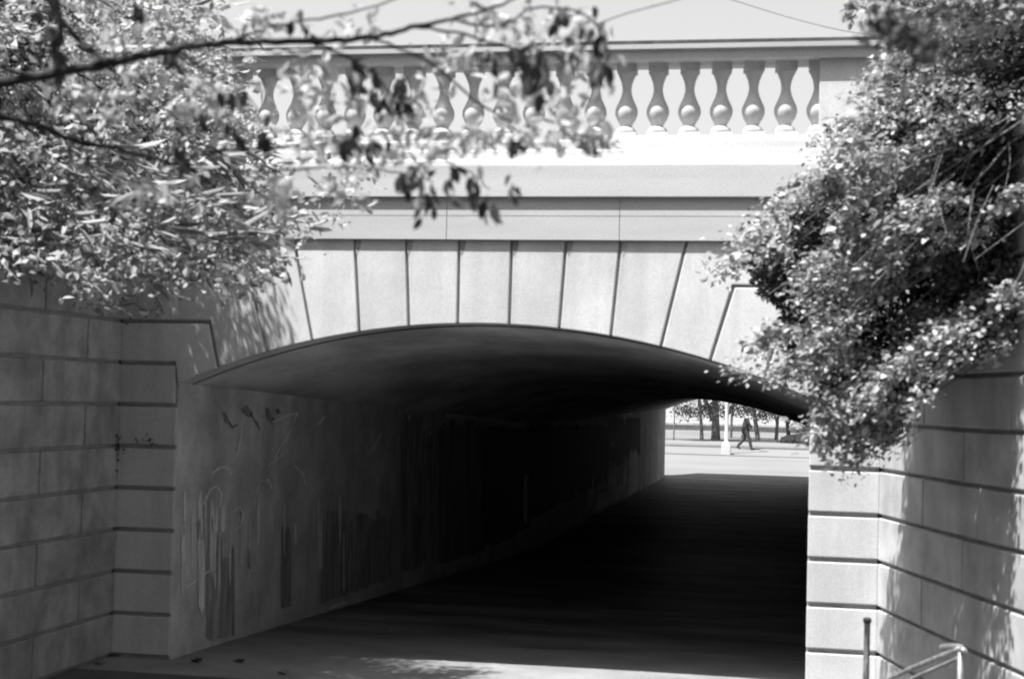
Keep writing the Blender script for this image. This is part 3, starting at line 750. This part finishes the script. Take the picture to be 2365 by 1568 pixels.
    leaf_mesh('sunlit_leaves', P, D, S, LEAF_NL, t, .5, rng, .25, .15)
    # crown above the frame: shades the hanging leaves
    P = []; D = []; S = []
    for k in range(250):
        c = Vector((rng.uniform(-5.6, .9), rng.uniform(3.2, 5.9), rng.uniform(4.7, 6.6)))
        for j in range(45):
            P.append(c+Vector((rng.normal()*.18, rng.normal()*.18, rng.normal()*.12))); D.append((rng.normal(), rng.normal(), rng.normal()-.4)); S.append(rng.uniform(.05, .09))
    leaf_mesh('crown', P, D, S, LEAF_N, t, .5, rng, .25, .1)
near_tree()

# ---- trees added out of view round the viewpoint to block sky light
def big_tree(label, x, y, rx, ry, z0, z1, n, seed):
    rng = np.random.default_rng(seed); g = near_z(y) if -6.5 < x < 3 else 4.0
    t = empty('sky_block_tree', label, 'tree', (x, y, g), 'trees added round the viewpoint to block sky light')
    bm = bmesh.new(); tube(bm, smooth_path([(x, y, g-.2), (x+.1, y, (g+z0)/2), (x, y+.1, z0), (x-.1, y, (z0+z1)/2+1)], 5), [.34-.012*k for k in range(16)], 12)
    for k in range(9):
        a = rng.uniform(0, 6.28); b = Vector((x+math.cos(a)*rx*.7, y+math.sin(a)*ry*.7, rng.uniform(z0+.5, z1-1)))
        tube(bm, smooth_path([(x, y, z0-.3), (x+(b.x-x)*.4, y+(b.y-y)*.4, z0+.9), b], 5), [.13-.01*j for j in range(11)], 7)
    obj('trunk', bm, BARK, t, smooth=True)
    u = rng.normal(size=(n//20, 3)); u /= np.linalg.norm(u, axis=1)[:, None]; rr_ = rng.uniform(.35, 1, size=(n//20, 1))**.5
    c = u*rr_*np.array([[rx, ry, (z1-z0)/2]])+np.array([[x, y, (z0+z1)/2]])
    c = np.repeat(c, 20, axis=0); P = c+rng.normal(size=c.shape)*.32
    leaf_mesh('crown', P, rng.normal(size=P.shape), rng.uniform(.16, .30, size=len(P)), LEAF_N, t, .55, rng, .2, .1)
big_tree('unseen broad tree added behind the viewpoint to the right as sky blocker', 2.6, -3.2, 6.5, 6.0, 4.6, 12.0, 26000, 91)
big_tree('unseen broad tree added on the bank left of the viewpoint as sky blocker', -10.5, 1.5, 5.0, 6.5, 5.2, 12.5, 24000, 92)
big_tree('unseen tall tree added on the bank right of the viewpoint as sky blocker', 7.6, 6.0, 4.2, 5.6, 4.4, 12.5, 22000, 93)
big_tree('unseen wide tree added far behind the viewpoint as sky blocker', -3.0, -14.0, 11.0, 5.0, 1.2, 14.0, 30000, 94)
big_tree('tall dark tree added behind the left wing wall as sky blocker', -12.6, 11.5, 3.6, 5.4, 5.0, 14.0, 22000, 95)
big_tree('dark tree added behind the right wing wall as sky blocker', 6.6, 15.5, 3.9, 4.2, 4.6, 12.5, 22000, 96)

# ---- dark clump of leaves hanging near the top right
def right_near():
    rng = np.random.default_rng(41); rr = random.Random(41)
    t = empty('leafy_branch', 'dark blurred spray of leaves hanging at the upper right before the coping', 'branch', onY(2200, -150, 5.0))
    bm = bmesh.new()
    for pts in ([(2260, -200), (2200, -60), (2120, 30), (2040, 75)], [(2260, -200), (2180, 0), (2140, 70), (2165, 110)], [(2200, -60), (2080, 0), (1960, -10)], [(2060, 60), (2055, 110), (2075, 160)]):
        p = smooth_path([onY(x, y, 5.0) for x, y in pts], 6); tube(bm, p, [.005-.00015*k for k in range(len(p))], 6)
    obj('twigs', bm, BARK, t)
    P = []; D = []; S = []
    for (x, y, sx, sy, n) in ((2050, 75, 45, 28, 120), (2120, 90, 45, 26, 120), (2075, 40, 50, 20, 60), (2030, 25, 25, 25, 24), (1965, 10, 12, 25, 10), (2140, 130, 18, 14, 20), (2065, 145, 10, 15, 8), (2200, 30, 60, 40, 60)):
        for k in range(int(n*1.3)):
            P.append(onY(x+rng.normal()*sx*.6, y+rng.normal()*sy*.6, 5.0+rng.normal()*.10)); D.append((rng.normal(), rng.normal(), rng.normal()-.6)); S.append(rng.uniform(.022, .04))
    leaf_mesh('leaves', P, D, S, LEAF_N, t, .5, rng, .25, .1)
right_near()

# ---- small weeds growing from the masonry joints at the left corner
def weed(label, px, py, n, spread, seed):
    rng = np.random.default_rng(seed)
    p0 = onY(px, py, YF-.02)
    t = empty('wall_weed', label, 'weed', p0, 'weeds rooted in the joints')
    bm = bmesh.new(); P = []; D = []; S = []
    for k in range(max(3, n//6)):
        a = p0; b = p0+Vector((rng.normal()*spread[0]*.8, -.04-abs(rng.normal())*.02, rng.normal()*spread[1]*.8))
        tube(bm, smooth_path([a, (a+b)/2+Vector((0, -.02, .01)), b], 3), .0025, 4)
    for k in range(n):
        P.append(p0+Vector((rng.normal()*spread[0], -.03-abs(rng.normal())*.03, rng.normal()*spread[1]))); D.append((rng.normal(), rng.normal()*.5-.3, rng.normal())); S.append(rng.uniform(.02, .04))
    obj('stem', bm, BARK, t); leaf_mesh('leaves', P, D, S, LEAF_F, t, .6, rng, .2, .1)
weed('dark weed in the topmost corner joint under the left foliage', 280, 700, 40, (.05, .10), 51)
weed('dark weed where the two stone faces meet, halfway up the corner', 276, 1040, 30, (.03, .12), 52)
weed('small dark weed on the joint left of the opening', 345, 1020, 24, (.08, .02), 53)
weed('thin dark weed trailing on the upper left pier stone', 345, 725, 18, (.08, .05), 54)

# ---- fallen leaves on the ground by the left pier
for i, (px, py, lab) in enumerate(((440, 1525, 'curled dry leaf at the foot of the left pier'), (538, 1527, 'dark fallen leaf lying right of the left pier foot'), (640, 1552, 'pale fallen leaf at the edge of the sunlit patch'), (250, 1512, 'crumpled pale leaf in the corner by the wing wall'), (215, 1530, 'flat pale leaf under the left wing wall'), (885, 1455, 'faint fallen leaf on the shaded tunnel floor'))):
    d = ray(px, py); p = EYE+d*(-(EYE.z-.012)/d.z)
    rng = np.random.default_rng(60+i)
    t = empty('fallen_leaf', lab, 'leaf', p, 'fallen leaves on the path')
    leaf_mesh('leaf_blade', [p+Vector((k*.02, k*.03, .004*k)) for k in range(3)], [(1, .3*rng.normal(), .15), (.8, .6, .1), (.7, -.5, .2)], [.11, .08, .08], SHOE if i in (0, 1) else LITTER, t, .6, rng, .5, .2, flat=.9)

# ================================================================== HANDRAIL bottom right
def handrail():
    Y0 = 11.9
    top = onY(2003, 1436, Y0)
    t = empty('handrail', 'grey steel handrail rising beside the right wing wall', 'handrail', (top.x, Y0, 0))
    bm = bmesh.new(); tube(bm, smooth_path([(top.x-.005, Y0, -.02), (top.x, Y0, top.z-.05), (top.x, Y0, top.z)], 3), .023, 12)
    obj('post', bm, METAL, t, smooth=True)
    bm = bmesh.new(); lathe(bm, [(.028, 0), (.030, .01), (.030, .03), (.02, .038)], (top.x, Y0, top.z-.005), 14)
    obj('post_cap', bm, CAP, t)
    a = onY(2010, 1590, 11.3); b = onY(2100, 1545, 10.95); c = onY(2218, 1497, 10.5); d = onY(2228, 1503, 10.47); e = onY(2200, 1492, 10.75); f = onY(2175, 1494, 11.0)
    bm = bmesh.new(); tube(bm, smooth_path([a, b, c], 8), .017, 12)
    obj('rail', bm, METAL_L, t, smooth=True)
    bm = bmesh.new(); tube(bm, smooth_path([c, d, onY(2218, 1494, 10.62), e, f], 6), .020, 12)
    obj('rail_return', bm, METAL_L, t, smooth=True)
    bm = bmesh.new()
    a2 = a-Vector((0, 0, .07)); tube(bm, smooth_path([a2, b-Vector((0, 0, .07)), c-Vector((0, 0, .055))], 6), .012, 10)
    obj('lower_rail', bm, METAL, t, smooth=True)
    for q in (c, a):
        bm = bmesh.new(); tube(bm, [(q.x, q.y, near_z(q.y)-.02), (q.x, q.y, q.z-.02)], .018, 10)
        obj('post', bm, METAL, t, smooth=True)
handrail()

# ================================================================== CABLES in the sky
for lab, pts, Y in (('thin overhead cable sagging above the right half of the coping', [(1500, -60), (1700, 3), (1850, 48), (1990, 78), (2200, 96), (2500, 100)], 13.0),
                    ('faint overhead cable slanting up behind the near leaves', [(1380, 55), (1450, 30), (1560, 0), (1700, -45)], 7.0)):
    bm = bmesh.new(); tube(bm, smooth_path([onY(x, y, Y) for x, y in pts], 8), .0045, 6)
    o = obj('overhead_cable', bm, WIRE, smooth=True); tag(o, lab, 'cable')

# ================================================================== BEYOND THE FAR PORTAL
def gp(px, Y): 
    p = onY(px, 1000, Y); return Vector((p.x, Y, out_z(Y)))
# lamp post
lp = gp(1678, 69.8)
t = empty('lamp_post', 'white lamp column on a square plinth seen through the far portal', 'lamp post', lp)
bm = bmesh.new(); box(bm, lp.x-.2, lp.x+.2, lp.y-.2, lp.y+.2, lp.z-.05, lp.z+.42); bevel(obj('plinth', bm, WHITE, t), .02)
bm = bmesh.new(); lathe(bm, [(.17, .42), (.17, .47), (.12, .52), (.078, .60), (.075, 2.0), (.06, 4.2), (.05, 4.25), (.09, 4.3), (.09, 4.34)], lp, 18); obj('column', bm, WHITE, t, smooth=True)
bm = bmesh.new(); bmesh.ops.create_uvsphere(bm, u_segments=20, v_segments=12, radius=.2, matrix=Matrix.Translation(lp+Vector((0, 0, 4.52)))); obj('globe', bm, GLOBE, t, smooth=True)

def park_tree(label, px, Y, r, lean, fork, seed, hcrown=3.0, rad=2.2, low=2.0, n=2600, m=BARK_M):
    rng = np.random.default_rng(seed); rr = random.Random(seed); g = gp(px, Y)
    t = empty('park_tree', label, 'tree', g, 'trees beyond the far portal')
    bm = bmesh.new(); top = g+Vector((lean, 0, hcrown+.6))
    p = smooth_path([g-Vector((0, 0, .1)), g+Vector((lean*.1, 0, .5)), g+Vector((lean*.5, 0, 1.6)), top], 6); m_ = len(p)
    tube(bm, p, [r*(1.25-.7*k/m_) for k in range(m_)], 9)
    if fork:
        q = smooth_path([g+Vector((lean*.2, 0, .9)), g+Vector((fork*.5, .1, 1.7)), g+Vector((fork, .2, 3.2))], 5); tube(bm, q, [r*(.8-.05*k) for k in range(len(q))], 8)
    for k in range(7):
        a = rng.uniform(0, 6.28); b = top+Vector((math.cos(a)*rad*.7, math.sin(a)*rad*.7, rng.uniform(-.6, .9)))
        tube(bm, smooth_path([top-Vector((0, 0, rng.uniform(.4, 1.4))), (top+b)/2+Vector((0, 0, .3)), b], 4), [r*.35-.003*j for j in range(9)], 5)
    obj('trunk', bm, m, t, smooth=True)
    P = []; D = []; S = []
    nc = n//28
    for k in range(nc):
        u = rng.normal(size=3); u /= np.linalg.norm(u); rr_ = rng.uniform(.4, 1)
        c = top+Vector((u[0]*rad*rr_, u[1]*rad*rr_, .6+u[2]*1.5*rr_))
        if k % 8 == 0: c.z = g.z+rng.uniform(1.3, 1.9)*(low/1.9)
        if c.z < g.z+low*.6: c.z = g.z+low*.75+rng.uniform(0, .6)
        for j in range(28):
            P.append(c+Vector((rng.normal()*.22, rng.normal()*.22, rng.normal()*.16))); D.append(rng.normal(size=3)); S.append(rng.uniform(.09, .17))
    leaf_mesh('crown', P, D, S, LEAF_F, t, .55, rng, .3, .1)
park_tree('thin sapling nearest the left jamb of the far portal', 1556, 79, .035, .05, 0, 71, 2.8, 1.5, 1.75, 1500)
park_tree('slender dark tree just left of the thick speckled trunk', 1621, 80, .085, -.22, 0, 72, 2.6, 1.8, 1.9)
park_tree('thick speckled forked trunk left of the white lamp column', 1653, 80.5, .21, -.10, -.9, 73, 2.8, 2.6, 1.9, 4200)
park_tree('thin dark tree just right of the white lamp column', 1688, 86, .07, .1, 0, 74, 2.8, 1.8, 1.9)
park_tree('leaning grey tree directly right of the walker', 1750, 83, .12, -.5, 0, 75, 2.6, 2.2, 1.9, 3000, BARK_L)
park_tree('twin-stemmed tree between the walker and the clipped bed', 1793, 84, .09, .15, -.35, 76, 2.6, 2.2, 1.8, 3000)
park_tree('dark leaning tree at the left end of the clipped bed', 1822, 81, .10, -.35, .3, 77, 2.4, 2.2, 1.5, 3400, BARK)
park_tree('rounded low tree at the right edge of the far opening', 1862, 92, .10, .1, .3, 78, 2.2, 2.4, 1.3, 3800, BARK)
# rock/clipped hedge bed
h0 = gp(1796, 79.5); h1 = gp(1900, 79.5)
hd = empty('clipped_hedge', 'low dark clipped bed behind the trees on the right', 'hedge', ((h0.x+h1.x)/2, 79.5, h0.z))
bm = bmesh.new(); bmesh.ops.create_uvsphere(bm, u_segments=40, v_segments=14, radius=1, matrix=Matrix.Translation(((h0.x+h1.x)/2+.5, 80.0, h0.z+.02)) @ Matrix.Diagonal(((h1.x-h0.x)/2+.5, .9, .44, 1)))
obj('core', bm, HEDGE, hd, smooth=True)
rng = np.random.default_rng(80); P = []; D = []; S = []
for k in range(5200):
    u = rng.normal(size=3); u /= np.linalg.norm(u); u[2] = abs(u[2])
    P.append(((h0.x+h1.x)/2+.5+u[0]*((h1.x-h0.x)/2+.5), 80+u[1]*.9, h0.z+.02+u[2]*.44)); D.append(rng.normal(size=3)+u); S.append(rng.uniform(.03, .08))
leaf_mesh('foliage', P, D, S, LEAF_F, hd, .5, rng, .3, .1)
# low dark wall and pale building behind the park
w0 = out_z(104); bm = bmesh.new(); box(bm, -70, 60, 104, 104.5, w0-.3, w0+.33)
o = obj('low_wall', bm, DARKW); tag(o, 'long low dark wall across the far side of the park', 'wall')
bz = out_z(112)
b = empty('pale_building', 'long pale building behind the park trees', 'building', (-10, 112, bz))
bm = bmesh.new(); box(bm, -60, 45, 112, 124, bz-.5, bz+7.0); obj('wall', bm, BUILD, b)
bm = bmesh.new(); box(bm, -60.4, 45.4, 111.6, 124.4, bz+7.0, bz+7.5); obj('roof', bm, STONE, b)
bm = bmesh.new(); box(bm, -60, 45, 111.86, 112.02, bz-.4, bz+.35); obj('plinth', bm, STONE_L, b)
for k in range(16):
    x = -52+k*6.2; f = None
    bm = bmesh.new(); box(bm, x-.7, x+.7, 111.93, 112.1, bz+3.2, bz+5.4); f = obj('window', bm, WHITE, b)
    bm = bmesh.new(); box(bm, x-.6, x+.6, 111.915, 111.94, bz+3.3, bz+5.3); obj('pane', bm, DARKW, f)

# person walking past the far portal
def skinmesh(name, verts, edges, radii, m, parent, root=0, sub=1):
    me = bpy.data.meshes.new(name); me.from_pydata(verts, edges, []); me.update(); me.materials.append(m)
    o = bpy.data.objects.new(name, me); link(o, parent)
    s = o.modifiers.new('skin', 'SKIN')
    for i, r in enumerate(radii):
        rr = r if hasattr(r, '__len__') else (r, r)
        me.skin_vertices[0].data[i].radius = rr
    me.skin_vertices[0].data[root].use_root = True
    s.use_smooth_shade = True
    d = o.modifiers.new('sub', 'SUBSURF'); d.levels = 2; d.render_levels = 2
    return o
pp = gp(1722, 71.9)
per = empty('person', 'person in dark clothes striding to the right past the lamp column', 'person', pp)
# x is the walking direction, y away from the viewer
hip = (-.0, 0, .93)
body_v = [hip, (.02, 0, 1.10), (.04, 0, 1.28), (.05, 0, 1.42), (.06, 0, 1.50), (.075, 0, 1.56), (.085, 0, 1.64), (.085, 0, 1.72),
          (.05, -.17, 1.41), (.16, -.22, 1.15), (.30, -.20, .98), (.36, -.19, .92), (.05, .17, 1.41), (-.10, .22, 1.15), (-.10, .21, .90), (-.09, .2, .82),
          (.0, -.09, .88), (.17, -.09, .50), (.27, -.09, .09), (.0, .09, .88), (-.08, .10, .48), (-.36, .10, .13)]
body_e = [(0, 1), (1, 2), (2, 3), (3, 4), (4, 5), (5, 6), (6, 7), (3, 8), (8, 9), (9, 10), (10, 11), (3, 12), (12, 13), (13, 14), (14, 15), (0, 16), (16, 17), (17, 18), (0, 19), (19, 20), (20, 21)]
body_r = [(.13, .10), (.12, .09), (.14, .10), (.11, .09), (.05, .05), (.065, .06), (.085, .078), (.06, .06), .05, .04, .03, .03, .05, .04, .03, .03, .085, .055, .04, .085, .055, .04]
skinmesh('body', body_v, body_e, body_r, SKIN, per)
jk = [0, 1, 2, 3, 8, 9, 10, 12, 13, 14]; mp_ = {a: i for i, a in enumerate(jk)}
je = [(mp_[a], mp_[b]) for a, b in body_e if a in mp_ and b in mp_]
skinmesh('jacket', [body_v[i] for i in jk], je, [(.19, .15), (.175, .14), (.195, .15), (.15, .12), .085, .068, .055, .085, .068, .055], CLOTH, per)
tk = [0, 16, 17, 18, 19, 20, 21]; mp_ = {a: i for i, a in enumerate(tk)}
te = [(mp_[a], mp_[b]) for a, b in body_e if a in mp_ and b in mp_]
skinmesh('trousers', [body_v[i] for i in tk], te, [(.17, .14), .12, .09, .07, .12, .09, .07], CLOTH2, per)
for sx, sy, sz, an in ((.27, -.09, .05, .0), (-.38, .10, .10, -.5)):
    skinmesh('shoe', [(sx-.05, sy, sz+.0), (sx+.05, sy, sz-.005+.0), (sx+.17, sy, sz+.17*math.tan(an)*.6-.01)], [(0, 1), (1, 2)], [.048, .045, .032], SHOE, per)
skinmesh('hair', [(.06, 0, 1.66), (.07, 0, 1.72), (.085, 0, 1.755), (.03, 0, 1.62)], [(0, 1), (1, 2), (0, 3)], [.085, .083, .06, .06], HAIR, per)
bgp = pp+Vector((-.02, -.22, 0))
bag = empty('bag', 'small black bag hanging from the hand of the walker', 'bag', (pp.x-.09, pp.y+.2, pp.z+.45))
bm = bmesh.new(); box(bm, pp.x-.2, pp.x+.02, pp.y+.16, pp.y+.24, pp.z+.42, pp.z+.66); bevel(obj('bag_body', bm, SHOE, bag), .03)
bm = bmesh.new(); tube(bm, smooth_path([(pp.x-.17, pp.y+.2, pp.z+.65), (pp.x-.09, pp.y+.2, pp.z+.82), (pp.x-.01, pp.y+.2, pp.z+.65)], 6), .008, 6); obj('strap', bm, SHOE, bag)
